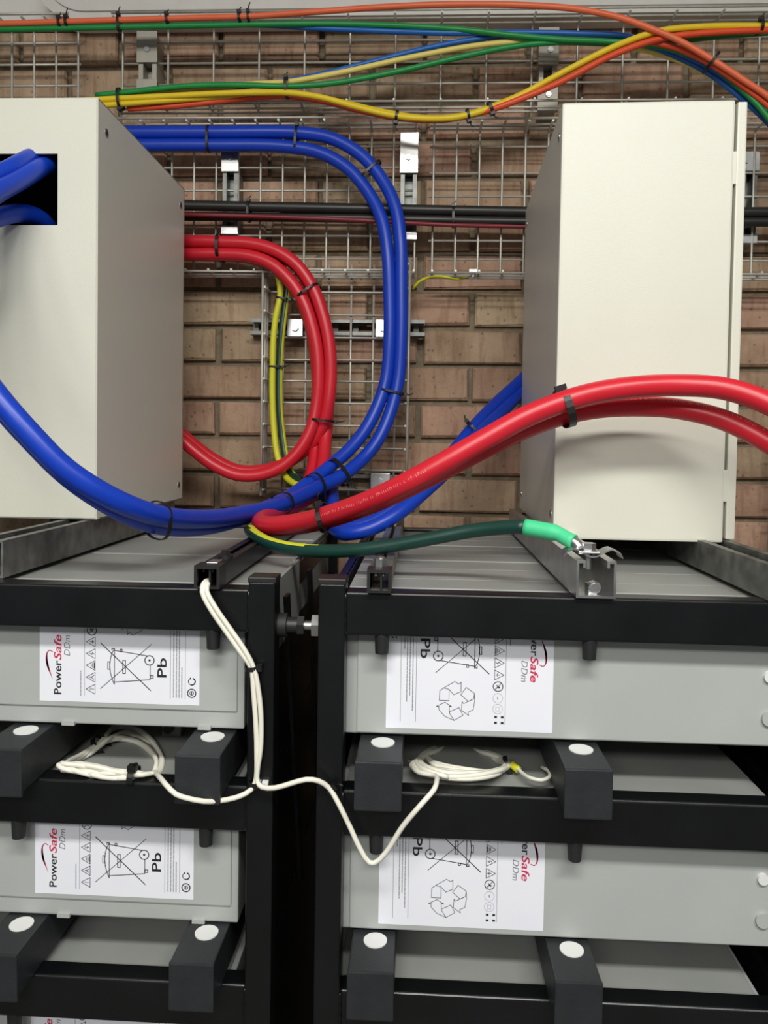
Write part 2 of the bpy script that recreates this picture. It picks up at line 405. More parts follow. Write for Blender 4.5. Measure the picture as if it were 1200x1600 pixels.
# ---------------------------------------------------------------- battery racks
RF = .78; PB = .028
beams = [(-.155, -.201), (-.362, -.4105), (-.574, -.621)]
def rack(label, xa, xb, panel_side, gx):
    t = empty('battery_rack', ((xa+xb)/2, 1.08, 0), label, 'rack')
    for x in (xa, xb-PB):
        for y in (RF-.001, 1.362):
            p_ = MB().bbox(x, x+PB, y, y+PB, 0, CZ-.147, .0028, 0, 4).build('post', 'black_steel', t)
            MB().bbox(x-.0006, x+PB+.0006, y-.0006, y+PB+.0006, CZ-.148, CZ-.142, .0012).build('post_cap', 'black_plastic', p_)
    for zt_, zb_ in beams:
        MB().bbox(xa+PB-.001, xb-PB+.001, RF+.002, RF+.027, CZ+zb_, CZ+zt_, .0038, 0, 5).build('crossbeam', 'black_steel', t)
        MB().bbox(xa+PB-.001, xb-PB+.001, 1.364, 1.388, CZ+zb_, CZ+zt_, .0022).build('crossbeam', 'black_steel', t)
        for x in (xa, xb-PB):
            MB().box(x+(.003 if x == xa else .003), x+PB-.015, RF+PB-.001, 1.363, CZ+zb_+.004, CZ+zt_-.012).build('side_rail', 'black_steel', t)
    # welds where beams meet the posts
    for zt_, zb_ in beams:
        for x in (xa+PB, xb-PB):
            wd = MB(); wd.tube([Vector((x, RF+.0012, CZ+zb_+.002+k*(zt_-zb_-.004)/8)) for k in range(9)], lambda s_: .0016+.0005*math.sin(s_*22), 6)
            wd.build('weld', 'black_steel', t)
    # added black sheet keeping the gap dark, and diagonal brace towards the aisle between the racks
    MB().box(gx-.001, gx+.001, RF+PB, 1.362, .1, CZ-(.235 if panel_side > 0 else .166)).build('shade_panel', 'black_steel', t)
    ox = xa if gx > (xa+xb)/2 else xb
    MB().box(ox-.001, ox+.001, RF+PB, 1.362, .1, CZ-.17).build('shade_panel', 'black_steel', t)  # outer sheet added against light leaking in from behind
    return t
rl = rack('black steel battery rack on the left under the cabinet with a cable hole', -.675, -.1485, 1, -.1655)
rr = rack('black steel battery rack on the right under the cabinet with a door', -.1040, .416, -1, -.088)
for (r, x, s, n) in ((rl, -.1475, 1, 2), (rr, -.105, -1, 2)):
    for k in range(n):
        mb = MB(); y = .83+.17*k
        a = Vector((x, y, CZ-.17)); b = Vector((x, y+.13, CZ-.56)); d = Vector((0, .011, 0)); h = Vector((s*.004, 0, 0))
        if r is rr: a, b = Vector((x, y, CZ-.56)), Vector((x, y+.13, CZ-.17))
        mb.add([a-d, a+d, b+d, b-d, a-d+h, a+d+h, b+d+h, b-d+h], [(0,1,2,3),(7,6,5,4),(0,4,5,1),(1,5,6,2),(2,6,7,3),(3,7,4,0)])
        mb.build('brace', 'black_steel', r)
MB().box(-.650, -.4915, 1.381, 1.385, CZ-.17, CZ-.1145).build('gap_shade_bar', 'black_steel', rl)  # black bar added so the gap under the cabinet stays dark
MB().box(.200, .345, 1.381, 1.385, CZ-.17, CZ-.1265).build('gap_shade_bar', 'black_steel', rr)  # added likewise, darkens the gap under the right cabinet
MB().box(-.162, -.158, .809, .995, CZ-.236, CZ-.157).build('end_plate', 'side_grey', rl)['label'] = 'dark grey end plate'
MB().box(-.168, -.164, .998, 1.36, CZ-.236, CZ-.157).build('end_plate', 'side_grey', rl)['label'] = 'dark grey end plate'

# bolted spacer joining the racks
zz = at(470, 977, .80).z; yb = .80
j = empty('rack_spacer', (-.126, yb, zz), 'bolted spacer with a bright nut joining the two black racks', 'spacer')
mb = MB(); mb.cyl((-.1483, yb, zz), (-.139, yb, zz), .0125, 20); mb.build('rubber_foot', 'rubber', j)
mb = MB(); mb.cyl((-.139, yb, zz), (-.125, yb, zz), .0085, 16); mb.cyl((-.128, yb, zz), (-.121, yb, zz), .0105, 6); mb.build('black_nut', 'black_plastic', j)
mb = MB(); mb.cyl((-.125, yb, zz), (-.1042, yb, zz), .005, 12); mb.build('stud', 'zinc', j)
mb = MB(); mb.cyl((-.1125, yb, zz), (-.1045, yb, zz), .0125, 6); mb.build('bright_nut', 'zinc', j)

# ---------------------------------------------------------------- battery modules
FACE = .81
def text_mesh(txt, bold=0, shear=0):
    c = bpy.data.curves.new('t', 'FONT'); c.body = txt; c.offset = bold; c.shear = shear; c.resolution_u = 3
    o = bpy.data.objects.new('t', c); COL.objects.link(o)
    dg = bpy.context.evaluated_depsgraph_get(); dg.update()
    me = bpy.data.meshes.new_from_object(o.evaluated_get(dg))
    vs = [v.co.copy() for v in me.vertices]; fs = [list(p.vertices) for p in me.polygons]
    bpy.data.objects.remove(o); bpy.data.curves.remove(c); bpy.data.meshes.remove(me)
    return vs, fs
TXT = {k: text_mesh(*a) for k, a in {'Power': ('Power', .012), 'Safe': ('Safe', .012, .22), 'DDm': ('DDm', -.004, .22), 'Pb': ('Pb', .01)}.items()}
CAP = max(v.y for v in text_mesh('P')[0])
class Art:
    """flat print in label coordinates: u along the reading direction, v down from the label's top edge"""
    def __init__(s, mp): s.mp = mp; s.m = MB()
    def quad(s, pts): s.m.add([s.mp(u*LK, v*LK) for u, v in pts], [list(range(len(pts)))])
    def line(s, pts, w=.0005, close=False):
        P = list(pts)+([pts[0]] if close else [])
        for (u0, v0), (u1, v1) in zip(P, P[1:]):
            L = math.hypot(u1-u0, v1-v0) or 1; a, b = -(v1-v0)/L*w/2, (u1-u0)/L*w/2
            e, f = (u1-u0)/L*w*.3, (v1-v0)/L*w*.3
            s.quad([(u0-e+a, v0-f+b), (u0-e-a, v0-f-b), (u1+e-a, v1+f-b), (u1+e+a, v1+f+b)])
    def circ(s, u, v, r, w=.0005, a0=0, a1=360, n=24):
        s.line([(u+r*math.cos(math.radians(a0+(a1-a0)*k/n)), v+r*math.sin(math.radians(a0+(a1-a0)*k/n))) for k in range(n+1)], w)
    def disc(s, u, v, r): s.quad([(u+r*math.cos(k*math.pi/6), v+r*math.sin(k*math.pi/6)) for k in range(12)])
    def text(s, key, u0, u1, v, cap):
        vs, fs = TXT[key]; a = min(p.x for p in vs); b = max(p.x for p in vs); k = cap/CAP
        s.m.add([s.mp((u0+(p.x-a)/(b-a)*(u1-u0))*LK, (v-p.y*k)*LK) for p in vs], fs)
LK = 1.02                                    # print scale
LL, LH = .124*LK, .1725*LK
def label_art(lab, mp, rnd):
    A = Art(mp); A.text('Power', .0077, .0440, .0236, .0078); A.m.build('lettering', 'print_black', lab)
    A = Art(mp); A.text('Pb', .0290, .0496, .1372, .0096); A.m.build('lead_symbol', 'print_black', lab)
    A = Art(mp); A.text('Safe', .0445, .0715, .0236, .0078)
    sw = [(.0237, .0142), (.030, .0118), (.035, .0098), (.042, .0081), (.0486, .0077), (.0525, .0086), (.0546, .0108), (.0532, .0142)]
    pts = [(p.x, p.y) for p in spline([Vector((u, v, 0)) for u, v in sw], .0012)]
    n = len(pts)
    for i in range(n-1):
        f = i/n; wd = .0003+.0019*math.sin(min(f*1.25, 1)*math.pi*.86)**1.5
        A.line([pts[i], pts[i+1]], wd)
    A.m.build('red_lettering', 'print_red', lab)
    A = Art(mp); A.text('DDm', .0492, .0712, .0330, .0064); A.m.build('grey_lettering', 'print_grey', lab)
    # rule lines and the fine print
    A = Art(mp)
    for v in (.0488, .1415, .1575): A.line([(.0066, v), (.1165, v)], .0004)
    def words(v, u0, u1):
        u = u0
        while u < u1:
            L = rnd.uniform(.0015, .005); A.line([(u, v), (min(u+L, u1), v)], .0008); u += L+.0009
    words(.0448, .0070, .0335)
    words(.1450, .0080, .1050); words(.1480, .0080, .0890); words(.1510, .0080, .0960); words(.1538, .0080, .0405)
    A.m.build('fine_print', 'print_grey', lab)['kind'] = 'stuff'
    # warning signs
    A = Art(mp)
    for i, u in enumerate((.0142, .0270, .0396, .0523, .0649)):
        A.line([(u-.0053, .0604), (u+.0053, .0604), (u, .0507)], .00055, True)
        if i == 0: A.line([(u, .0545), (u, .0578)], .0005); A.disc(u, .0590, .0004)
        elif i == 1: A.line([(u-.002, .0592), (u, .0560), (u+.002, .0592)], .0006); A.disc(u, .0550, .0006)
        elif i == 2: A.line([(u-.003, .0594), (u+.003, .0594)], .0010); A.line([(u-.0022, .0578), (u+.0022, .0578)], .0007); A.line([(u-.0014, .0562), (u+.0014, .0562)], .0007)
        elif i == 3: A.line([(u+.0005, .0545), (u-.001, .0570), (u+.001, .0572), (u-.0004, .0594)], .0006)
        else: A.line([(u, .0548), (u, .0592)], .0006); A.line([(u-.0018, .0575), (u+.0018, .0575)], .0006)
    A.circ(.0770, .0566, .0050, .0008); A.line([(.0735, .0531), (.0805, .0601)], .0006); A.disc(.0780, .0555, .0010); A.line([(.0755, .0580), (.0775, .0565), (.0790, .0585)], .0008)
    for u in (.1090, .1150):
        for v in (.0517, .0585): A.quad([(u-.0011, v-.0014), (u+.0011, v-.0014), (u+.0011, v+.0014), (u-.0011, v+.0014)])
    A.line([(.0880, .0568), (.0905, .0568)], .0006)
    A.m.build('warning_symbols', 'print_black', lab)
    A = Art(mp); A.circ(.0892, .0566, .0050, .0004); A.circ(.1005, .0566, .0050, .0004); A.line([(.0985, .0548), (.1025, .0548), (.1025, .0584), (.0985, .0584)], .0004, True)
    A.m.build('faint_symbols', 'print_pale', lab)
    # crossed-out bin
    A = Art(mp); q = .00075
    A.line([(.0200, .0812), (.0585, .0812)], q)
    A.line([(.0208, .0808), (.027, .0784), (.033, .0768), (.040, .0762), (.047, .0768), (.053, .0784), (.0575, .0808)], q)
    A.line([(.036, .0741), (.044, .0741), (.044, .0762), (.036, .0762)], q, True)
    A.line([(.0225, .0812), (.0262, .1197), (.042, .1197)], q); A.line([(.0565, .0812), (.0515, .1168)], q)
    A.circ(.0468, .1190, .0050, .0009); A.disc(.0468, .1190, .0012)
    A.line([(.0277, .1200), (.0306, .1200), (.0306, .1230), (.0277, .1230)], q, True)
    A.line([(.0552, .0874), (.0578, .0874), (.0578, .0895), (.0550, .0895)], q, True)
    A.line([(.0562, .0785), (.0585, .0785), (.0580, .0812)], q)
    A.line([(.032, .0903), (.046, .0903), (.046, .0931), (.032, .0931)], q, True)
    A.line([(.0640, .0662), (.0145, .1204)], .0009); A.line([(.0150, .0662), (.0642, .1212)], .0006)
    A.m.build('bin_symbol', 'print_black', lab)
    # recycling loop: three folded arrows in outline
    A = Art(mp)
    def ro(P): return [(.124-(610+(x-55)*.042-y)*.000164, (1130-x)*.000161) for x, y in P]
    for P_ in ([(465, 368), (430, 358), (405, 375), (403, 437), (465, 440), (465, 368), (495, 402), (541, 383), (541, 322), (528, 335), (500, 318), (430, 358)],
               [(575, 357), (628, 395), (624, 430), (590, 447), (540, 403), (575, 357)], [(628, 395), (631, 440), (622, 500), (588, 516), (593, 537), (546, 502), (550, 447), (560, 460), (624, 430)],
               [(405, 477), (385, 475), (440, 450), (485, 480), (467, 475), (470, 520), (500, 567), (440, 540), (403, 500), (400, 477)], [(500, 567), (557, 535), (530, 485), (470, 512)]):
        A.line(ro(P_), .0005)
    A.m.build('recycling_symbol', 'print_black', lab)
    A = Art(mp)
    A.circ(.0130, .1645, .0044, .0010); A.circ(.0130, .1645, .0020, .0006)
    A.line([(.0118, .1645), (.0142, .1645)], .0008)
    A.circ(.0255, .1645, .0036, .0012, 20, 200); A.circ(.0255, .1645, .0036, .0007, 215, 330); A.quad([(.0282, .1618), (.0300, .1630), (.0278, .1640)])
    A.m.build('approval_marks', 'print_black', lab)
def battery(label, side, tier, front=True, y0=FACE, y1=1.03, grp='grey battery modules'):
    dz = -.2135*tier
    xa, xb = ((-.637, -.187) if side == 'L' else (-.0775, .3815))
    zb, ztp = CZ-.3135+dz, CZ-.1600+dz
    if tier: ztp = CZ-.3715+dz+.2135
    t = empty('battery_module', ((xa+xb)/2, y0, zb), label, 'battery', grp)
    xw = -.164 if side == 'L' else xb
    XS = -.0047*tier
    xa += XS; xb += XS
    if tier: y1 = 1.36
    if not front or tier == 0:
        c = MB().bbox(xa, xb, y0+.002, y1, zb, ztp-.004, .002); c.build('case', 'battery', t)
        lid = MB(); lid.bbox(xa, xw if tier == 0 else xb, y0+.0275 if (tier == 0 and front) else y0+.003, y1-.001, ztp-.005, ztp, .0015)
        lo = lid.build('lid', 'battery_top', t)
        n = 1 if side == 'L' else 3
        for k in range(1, n):
            yy = y0+.01+(y1-y0)*k/n
            MB().box(xa+.004, xb-.002, yy-.0012, yy+.0012, ztp-.0005, ztp+.0004).build('rib', 'battery_top', lo)
    else:
        MB().bbox(xa, xb, y0+.002, y1, zb, ztp-.004, .002).build('case', 'battery', t)
        MB().bbox(xa+.006, xb-.006, y0+.003, y1-.001, ztp-.005, ztp, .0015).build('lid', 'battery_top', t)
    if front:
        if side == 'L':
            MB().bbox(xa+.002, xb-.0075, y0-.0005, y0+.004, zb+.0195, ztp-.006, .0012).build('front_panel', 'battery', t)
            x0 = at(62.5, 1093, FACE).x+XS; z0 = at(150, 1097, FACE).z+dz
            mp = lambda u, v: (x0+v, y0-.0011, z0+u)
            lx0, lx1, lz0, lz1 = x0, x0+LH, z0, z0+LL
        else:
            MB().bbox(xa+.0125, xb-.002, y0-.0005, y0+.004, zb+.002, ztp-.006, .0012).build('front_panel', 'battery', t)
            x1 = at(863.5, 1100, FACE).x+XS; z1 = at(740, 1141, FACE).z+dz+LL
            mp = lambda u, v: (x1-v, y0-.0011, z1-u)
            lx0, lx1, lz0, lz1 = x1-LH, x1, z1-LL, z1
        lb = MB(); lb.box(lx0, lx1, y0-.0008, y0-.0003, lz0, lz1)
        lab = lb.build('label', 'label', t)
        label_art(lab, mp, random.Random(3))
        if side == 'R':
            for yy, c_ in ((1057, 'white_plastic'), (1122, 'battery')):
                p = at(1201, yy, FACE); mb = MB(); mb.cyl((p.x, y0-.004, p.z+dz), (p.x, y0+.001, p.z+dz), .0058 if c_ == 'white_plastic' else .008, 20)
                mb.build('plug', c_, t)
        for x in ((xa+.25, xa+.40) if side == 'L' else ()):
            MB().box(x, x+.014, y0-.001, y0+.003, zb-.0012, zb+.003).build('clip_tab', 'battery', t)
    return t
names = {'L': 'left', 'R': 'right'}
battery('top front grey battery in left rack, label reading upward', 'L', 0)
battery('second-tier grey battery in left rack, label reading upward', 'L', 1)
battery('lowest grey battery in left rack, only its label top peeking at the frame bottom', 'L', 2)
battery('top front grey battery in right rack, label reading downward', 'R', 0)
battery('second-tier grey battery in right rack, label reading downward', 'R', 1)
battery('lowest grey battery in right rack, seen as lid below the second-tier blocks', 'R', 2)
battery('middle battery lid on top of left rack behind the first seam', 'L', 0, False, 1.034, 1.212, 'rear battery modules')
battery('rear battery lid on top of left rack nearest the brick wall', 'L', 0, False, 1.216, 1.362, 'rear battery modules')
battery('middle battery lid on top of right rack behind the first seam', 'R', 0, False, 1.034, 1.182, 'rear battery modules')
battery('rear battery lid on top of right rack nearest the brick wall', 'R', 0, False, 1.186, 1.362, 'rear battery modules')

# support blocks on the beams, with white plugs and rubber pegs
def block(label, xa, xb, tier):
    xa -= .0047*tier; xb -= .0047*tier
    zt_ = CZ-.3165-.2120*tier; zb_ = CZ+beams[1+tier][0]; xm = (xa+xb)/2
    t = empty('support_block', (xm, .77, zb_), label, 'block', 'charcoal support blocks under the batteries')
    MB().bbox(xa, xb, .748, 1.36, zb_+.0002, zt_, .0018).build('tube', 'pad', t)
    MB().bbox(xa-.0004, xb+.0004, .746, .751, zb_-.004, zt_+.0003, .0016).build('front_cover', 'pad', t)
    mb = MB(); mb.cyl((xm+.002, .795, zt_-.001), (xm+.002, .795, zt_+.0012), .0124, 28); mb.build('cap', 'white_plastic', t)
    mb = MB(); zz_ = CZ+beams[1+tier][1]; mb.cyl((xm-.003, .790, zz_-.019), (xm-.003, .790, zz_+.002), .0068, 18, .0078); mb.build('peg', 'rubber', t)
    return t
for k, tn in enumerate(('upper', 'lower')):
    block('charcoal block with white plug at the far left of left rack, %s row' % tn, -.444, -.3985, k)
    block('charcoal block with white plug beside the right post of left rack, %s row' % tn, -.2414, -.1960, k)
    block('charcoal block with white plug beside the left post of right rack, %s row' % tn, -.0612, -.0150, k)
    block('charcoal block with white plug right of the label on right rack, %s row' % tn, .1445, .1905, k)

# ---------------------------------------------------------------- channels on top of the racks
def chan_prof(xa, xb, z0, z1, t=.0025, lip=.009, drop=.007):
    return [(xa, z0), (xb, z0), (xb, z1), (xb-lip, z1), (xb-lip, z1-drop), (xb-lip+t, z1-drop), (xb-lip+t, z1-t), (xb-t, z1-t),
            (xb-t, z0+t), (xa+t, z0+t), (xa+t, z1-t), (xa+lip-t, z1-t), (xa+lip-t, z1-drop), (xa+lip, z1-drop), (xa+lip, z1), (xa, z1)]
ZR = CZ-.1545
def channel(name, label, xa, xb, h, y0, y1, m, lip=.009, drop=.007):
    t = empty(name, ((xa+xb)/2, (y0+y1)/2, ZR), label, 'channel')
    MB().prism(chan_prof(xa, xb, ZR, ZR+h, .0025, lip, drop), y0, y1).build('rail', m, t)
    return t
cg = channel('strut_channel', 'zinc strut channel with open end carrying the green earth lug', .1567, .1962, .0375, .775, 1.375, 'zinc')
mb = MB(); bolt_head(mb, (.1767, .790, ZR+.0095), .0065, .008, 8); mb.cyl((.1767, .79, ZR+.0095), (.1767, .80, ZR+.0095), .004); mb.build('fixing_bolt', 'zinc', cg)
mb = MB(); mb.cyl((.1767, .790, ZR+.002), (.1767, .790, ZR+.013), .008, 6); mb.build('fixing_nut', 'zinc', cg)
channel('strut_channel', 'dark galvanised channel under the cabinet with a cable hole', -.4900, -.4500, .0405, .805, 1.38, 'galv')
channel('strut_channel', 'dark galvanised channel under the door side of the right cabinet', .3495, .3905, .0360, .780, 1.38, 'galv')
def closed_chan(label, xa, xb, h, nut, boltpos):
    t = empty('black_end_channel', ((xa+xb)/2, 1.07, ZR), label, 'channel')
    MB().prism(chan_prof(xa, xb, ZR+.0005, ZR+h, .002, .0085, .006), .779, 1.37).build('rail', 'galv' if nut else 'black_steel', t)
    e = MB(); k = .0012
    e.box(xa-k, xa+.002, .774, .80, ZR, ZR+h+k); e.box(xb-.002, xb+k, .774, .80, ZR, ZR+h+k)
    e.box(xa+.002, xb-.002, .774, .80, ZR+h-.002, ZR+h+k); e.box(xa+.002, xb-.002, .774, .80, ZR, ZR+.002)
    e.box((xa+xb)/2+.001, (xa+xb)/2+.003, .778, .80, ZR+.002, ZR+h-.002)
    e.build('end_sleeve', 'black_plastic', t)
    xm = (xa+xb)/2
    if nut:
        mb = MB(); mb.cyl((xm, .80, ZR+h), (xm, .80, ZR+h+.009), .0072, 6); mb.cyl((xm, .80, ZR+h), (xm, .80, ZR+h+.011), .004, 12); mb.build('bolt', 'zinc', t)
    else:
        MB().bbox(xm-.006, xm+.006, .793, .815, ZR+h, ZR+h+.002, .0006).build('plate', 'zinc', t)
        mb = MB(); mb.cyl((xm+.004, .835, ZR+h), (xm+.004, .835, ZR+h+.004), .008, 16); mb.cyl((xm+.004, .835, ZR+h+.003), (xm+.004, .835, ZR+h+.009), .0055, 6); mb.build('bolt', 'black_plastic', t)
    # peg of the fixing coming out below the beam
    mb = MB(); zz_ = CZ+beams[0][1]; mb.cyl((xm+.003, .790, zz_-.019), (xm+.003, .790, zz_+.002), .0068, 18, .0078); mb.build('peg', 'rubber', t)
    return t
closed_chan('small black open-ended channel on top of left rack, white wires leaving it', -.2307, -.2063, .0225, False, 0)
closed_chan('small channel with black end sleeve and zinc nut on right rack', -.0527, -.0302, .0225, True, 0)
mb = MB(); zz_ = CZ+beams[0][1]; mb.cyl((.1745, .790, zz_-.019), (.1745, .790, zz_+.002), .0068, 18, .0078); mb.build('peg', 'rubber', cg)

# ---------------------------------------------------------------- cabinets
def hole_shade_disc(mb, c, n, r=.006):
    c = Vector(c); n = Vector(n); mb.cyl(c, c+n*.0012, r, 16)
# left cabinet: sheet box with a cut-out in its face
cl = empty('electrical_cabinet', (-.66, 1.21, CZ-.1128), 'cream steel cabinet on left rack with a square cable hole', 'cabinet')
xa, xb, ya, yb_, za, zb = -.90, -.4405, 1.02, 1.395, CZ-.1128, CZ+.4530
h1 = at(90, 352, 1.02); h0 = at(90, 240, 1.02); hx1 = h1.x; hz0, hz1 = h1.z, h0.z; hx0 = hx1-.20
f = MB(); th = .003
f.bbox(xa, hx0, ya, ya+th, za, zb, .0012); f.bbox(hx1, xb, ya, ya+th, za, zb, .0012)
f = MB()
V = [(xa, za), (xb, za), (xb, zb), (xa, zb), (hx0, hz0), (hx1, hz0), (hx1, hz1), (hx0, hz1)]
rings = [(0, 1, 5, 4), (1, 2, 6, 5), (2, 3, 7, 6), (3, 0, 4, 7)]
b_ = .002
front = [(x+(b_ if x == xa else -b_ if x == xb else 0), ya, z+(b_ if z == za else -b_ if z == zb else 0)) for x, z in V[:4]]+[(x, ya, z) for x, z in V[4:]]
edge = [(x, ya+b_, z) for x, z in V[:4]]
back = [(x, ya+th, z) for x, z in V[:4]]
inner = [(x, ya+th, z) for x, z in V[4:]]
f.add(front, rings)
f.add(front[:4]+edge, [(4+i, 4+(i+1) % 4, (i+1) % 4, i) for i in range(4)])
f.add(edge+back, [(4+i, 4+(i+1) % 4, (i+1) % 4, i) for i in range(4)])
f.add(front[4:]+inner, [(i, (i+1) % 4, 4+(i+1) % 4, 4+i) for i in range(4)])
f.build('front_panel', 'cream', cl)
s = MB()
s.bbox(xb-th, xb, ya+.0022, yb_, za, zb, .001); s.bbox(xa, xa+th, ya+.01, yb_, za, zb, .001)
s.bbox(xa, xb, ya+.0022, yb_, zb-th, zb, .001); s.bbox(xa, xb, ya+.01, yb_, za, za+th, .001); s.box(xa, xb, yb_-th, yb_, za, zb)
s.build('body', 'cream', cl)
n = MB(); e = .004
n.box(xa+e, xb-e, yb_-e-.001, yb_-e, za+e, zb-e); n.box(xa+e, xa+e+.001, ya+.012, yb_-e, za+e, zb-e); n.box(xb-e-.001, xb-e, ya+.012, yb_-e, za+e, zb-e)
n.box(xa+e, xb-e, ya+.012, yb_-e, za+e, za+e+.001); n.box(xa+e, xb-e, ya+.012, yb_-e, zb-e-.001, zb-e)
n.build('shade_lining', 'dark_inside', cl)  # dark sheets inside the cream body stand in for its shade
def side_screw(parent, x, y, z, s_):
    mb = MB(); mb.cyl((x, y, z), (x+s_*.0009, y, z), .0058, 18); o = mb.build('fixing_hole', 'zinc', parent)
    mb = MB(); mb.cyl((x+s_*.0009, y, z), (x+s_*.0012, y, z), .0036, 14); mb.build('hole_shade_disc', 'dark_inside', o)  # dark disc painted as the shade inside the hole
for y, z in ((1.048, CZ+.417), (1.372, CZ+.417), (1.372, CZ-.085), (1.048, CZ-.085)): side_screw(cl, xb, y, z, 1)

# right cabinet, turned a little; its door leaf stands along its right edge
cr = empty('electrical_cabinet', (.1690, .990, CZ-.1218), 'cream steel cabinet on right rack with a door on its right', 'cabinet')
o_ = cr.location
W, D, H = .2115, .450, .5510
b = MB(); b.bbox(o_.x, o_.x+W, o_.y, o_.y+D, o_.z, o_.z+H, .003); b.build('body', 'cream', cr)
d_ = MB(); d_.bbox(o_.x+W+.0032, o_.x+W+.0148, o_.y+.001, o_.y+D-.02, o_.z+.004, o_.z+H-.002, .002); d_.build('door', 'cream', cr)
b = MB(); b.box(o_.x+W-.002, o_.x+W+.0035, o_.y+.012, o_.y+D-.03, o_.z+.012, o_.z+H-.012); b.build('door_gap_strip', 'black_plastic', cr)  # black filler in the slit between body and door
for z0_ in (.052, .448):
    b = MB(); b.bbox(o_.x+W-.001, o_.x+W+.0036, o_.y+.0008, o_.y+.008, o_.z+z0_, o_.z+z0_+.040, .0006); b.build('hinge', 'cream', cr)
for y, z in ((.024, H-.034), (D-.03, H-.034), (.024, .030), (D-.03, .030)): side_screw(cr, o_.x, o_.y+y, o_.z+z, -1)
cr.rotation_euler = (0, 0, math.radians(-1.75))

# ---------------------------------------------------------------- cables
def P(pts): return [at(*p) for p in pts]
def cable(label, pts, r, m, n=14, step=.010, cat='cable', group=None, matfn=None, name='cable', ang0=0):
    path = spline(P(pts), step)
    mb = MB(); mb.tube(path, r, n, matfn=matfn, ang0=ang0)
    return tag(mb.build(name, m), label, cat, group), path
def pipe(pts, dx, dy, dY): return [(x+dx, y+dy, Y+dY) for x, y, Y in pts]

# dark stretch in the tray, then the bright stretch to the left cabinet's hole
outer = [(80,206,1.487),(200,207,1.487),(330,207,1.486),(470,208,1.484),(520,217,1.48),(565,243,1.475),(598,282,1.468),(618,325,1.458),(626,380,1.45),(627,450,1.45),(627,520,1.45),(623,590,1.45),(613,635,1.445),(592,685,1.43),(566,718,1.41),(532,745,1.37),(500,760,1.33),(466,777,1.27),(432,791,1.2),(380,803,1.1),(320,811,.98),(250,806,.87),(200,790,.825),(150,765,.80),(100,731,.785),(50,681,.775),(0,624,.77),(-45,560,.775),(-75,470,.80),(-60,370,.86),(-20,312,.92),(30,282,.98),(62,263,1.02),(90,252,1.075)]
inner = [(80,226,1.487),(200,227,1.487),(330,227,1.486),(445,229,1.484),(500,239,1.48),(543,263,1.475),(577,303,1.468),(597,345,1.458),(606,400,1.45),(609,470,1.45),(609,530,1.45),(604,590,1.45),(594,625,1.445),(573,668,1.43),(548,700,1.41),(514,730,1.38),(486,752,1.345),(455,774,1.30),(425,790,1.23),(380,808,1.13),(320,822,1.01),(250,820,.90),(200,803,.855),(150,775,.835),(100,738,.82),(50,688,.81),(0,632,.805),(-50,560,.81),(-90,470,.84),(-80,360,.89),(-30,290,.95),(20,262,.99),(50,246,1.03),(66,240,1.075)]
cable('thick blue cable, outer one of the pair bending down the wire tray', outer, .0122, 'blue', 20, .008, group='thick blue power cables')
cable('thick blue cable, inner one of the pair bending down the wire tray', inner, .0122, 'blue', 20, .008, group='thick blue power cables')
cable('thick blue cable arching low inside the cabinet hole', [(92,420,1.11),(82,368,1.08),(66,345,1.055),(42,334,1.03),(12,335,1.005),(-25,350,.97),(-80,390,.92),(-140,450,.9)], .0125, 'blue', 20, group='thick blue power cables')
cable('thick blue cable, lower one of the pair rising to the right cabinet', [(518,752,1.43),(520,788,1.36),(521,820,1.26),(542,833,1.17),(578,826,1.165),(620,803,1.18),(660,770,1.22),(700,733,1.27),(745,681,1.34),(790,637,1.43),(815,612,1.472),(870,560,1.50)], .0118, 'blue', 20, group='thick blue power cables')
cable('thick blue cable, upper one of the pair rising to the right cabinet', [(500,765,1.44),(503,795,1.38),(514,818,1.30),(545,826,1.20),(580,817,1.20),(620,793,1.21),(656,760,1.25),(695,722,1.30),(740,668,1.37),(780,626,1.44),(812,597,1.478),(870,540,1.51)], .0118, 'blue', 20, group='thick blue power cables')

# red loop
A1 = [(120,397,1.458),(287,397,1.458),(345,397,1.457),(390,400,1.455),(425,413,1.452),(453,438,1.45),(475,472,1.45),(488,510,1.45),(496,550,1.45),(498,594,1.45),(495,630,1.45),(487,668,1.447),(468,703,1.443),(440,729,1.44),(405,742,1.44),(370,742,1.44),(335,727,1.44),(306,706,1.44),(280,684,1.44),(210,630,1.44)]
B1 = [(120,377,1.458),(287,377,1.458),(345,378,1.457),(395,381,1.455),(432,392,1.452),(464,414,1.45),(489,450,1.45),(504,490,1.45),(514,535,1.45),(517,585,1.45),(513,630,1.45),(505,664,1.455),(484,696,1.464),(450,722,1.47),(410,735,1.47),(372,735,1.468),(338,720,1.466),(308,699,1.464),(280,675,1.46),(210,620,1.46)]
cable('thick red cable, inner one of the loop left of the wire tray', A1, .0118, 'red', 18, group='thick red power cables')
cable('thick red cable, outer one of the loop left of the wire tray', B1, .0118, 'red', 18, group='thick red power cables')
V1 = [(120,378,1.488),(345,379,1.487),(395,382,1.485),(432,394,1.482),(464,416,1.48),(488,452,1.48),(503,492,1.48),(512,537,1.48),(514,585,1.48),(512,640,1.478),(508,690,1.46),(503,735,1.42),(490,768,1.37),(462,790,1.30),(432,801,1.21),(412,810,1.13),(408,818,1.07),(425,821,1.03),(470,816,.99),(520,803,.95),(580,781,.915),(640,752,.89),(700,719,.885),(760,685,.885),(820,652,.885),(880,628,.885),(930,614,.885),(990,605,.885),(1060,602,.885),(1130,607,.875),(1200,630,.86),(1270,672,.84),(1340,742,.83),(1395,850,.83),(1415,980,.83),(1420,1150,.83),(1420,1400,.83)]
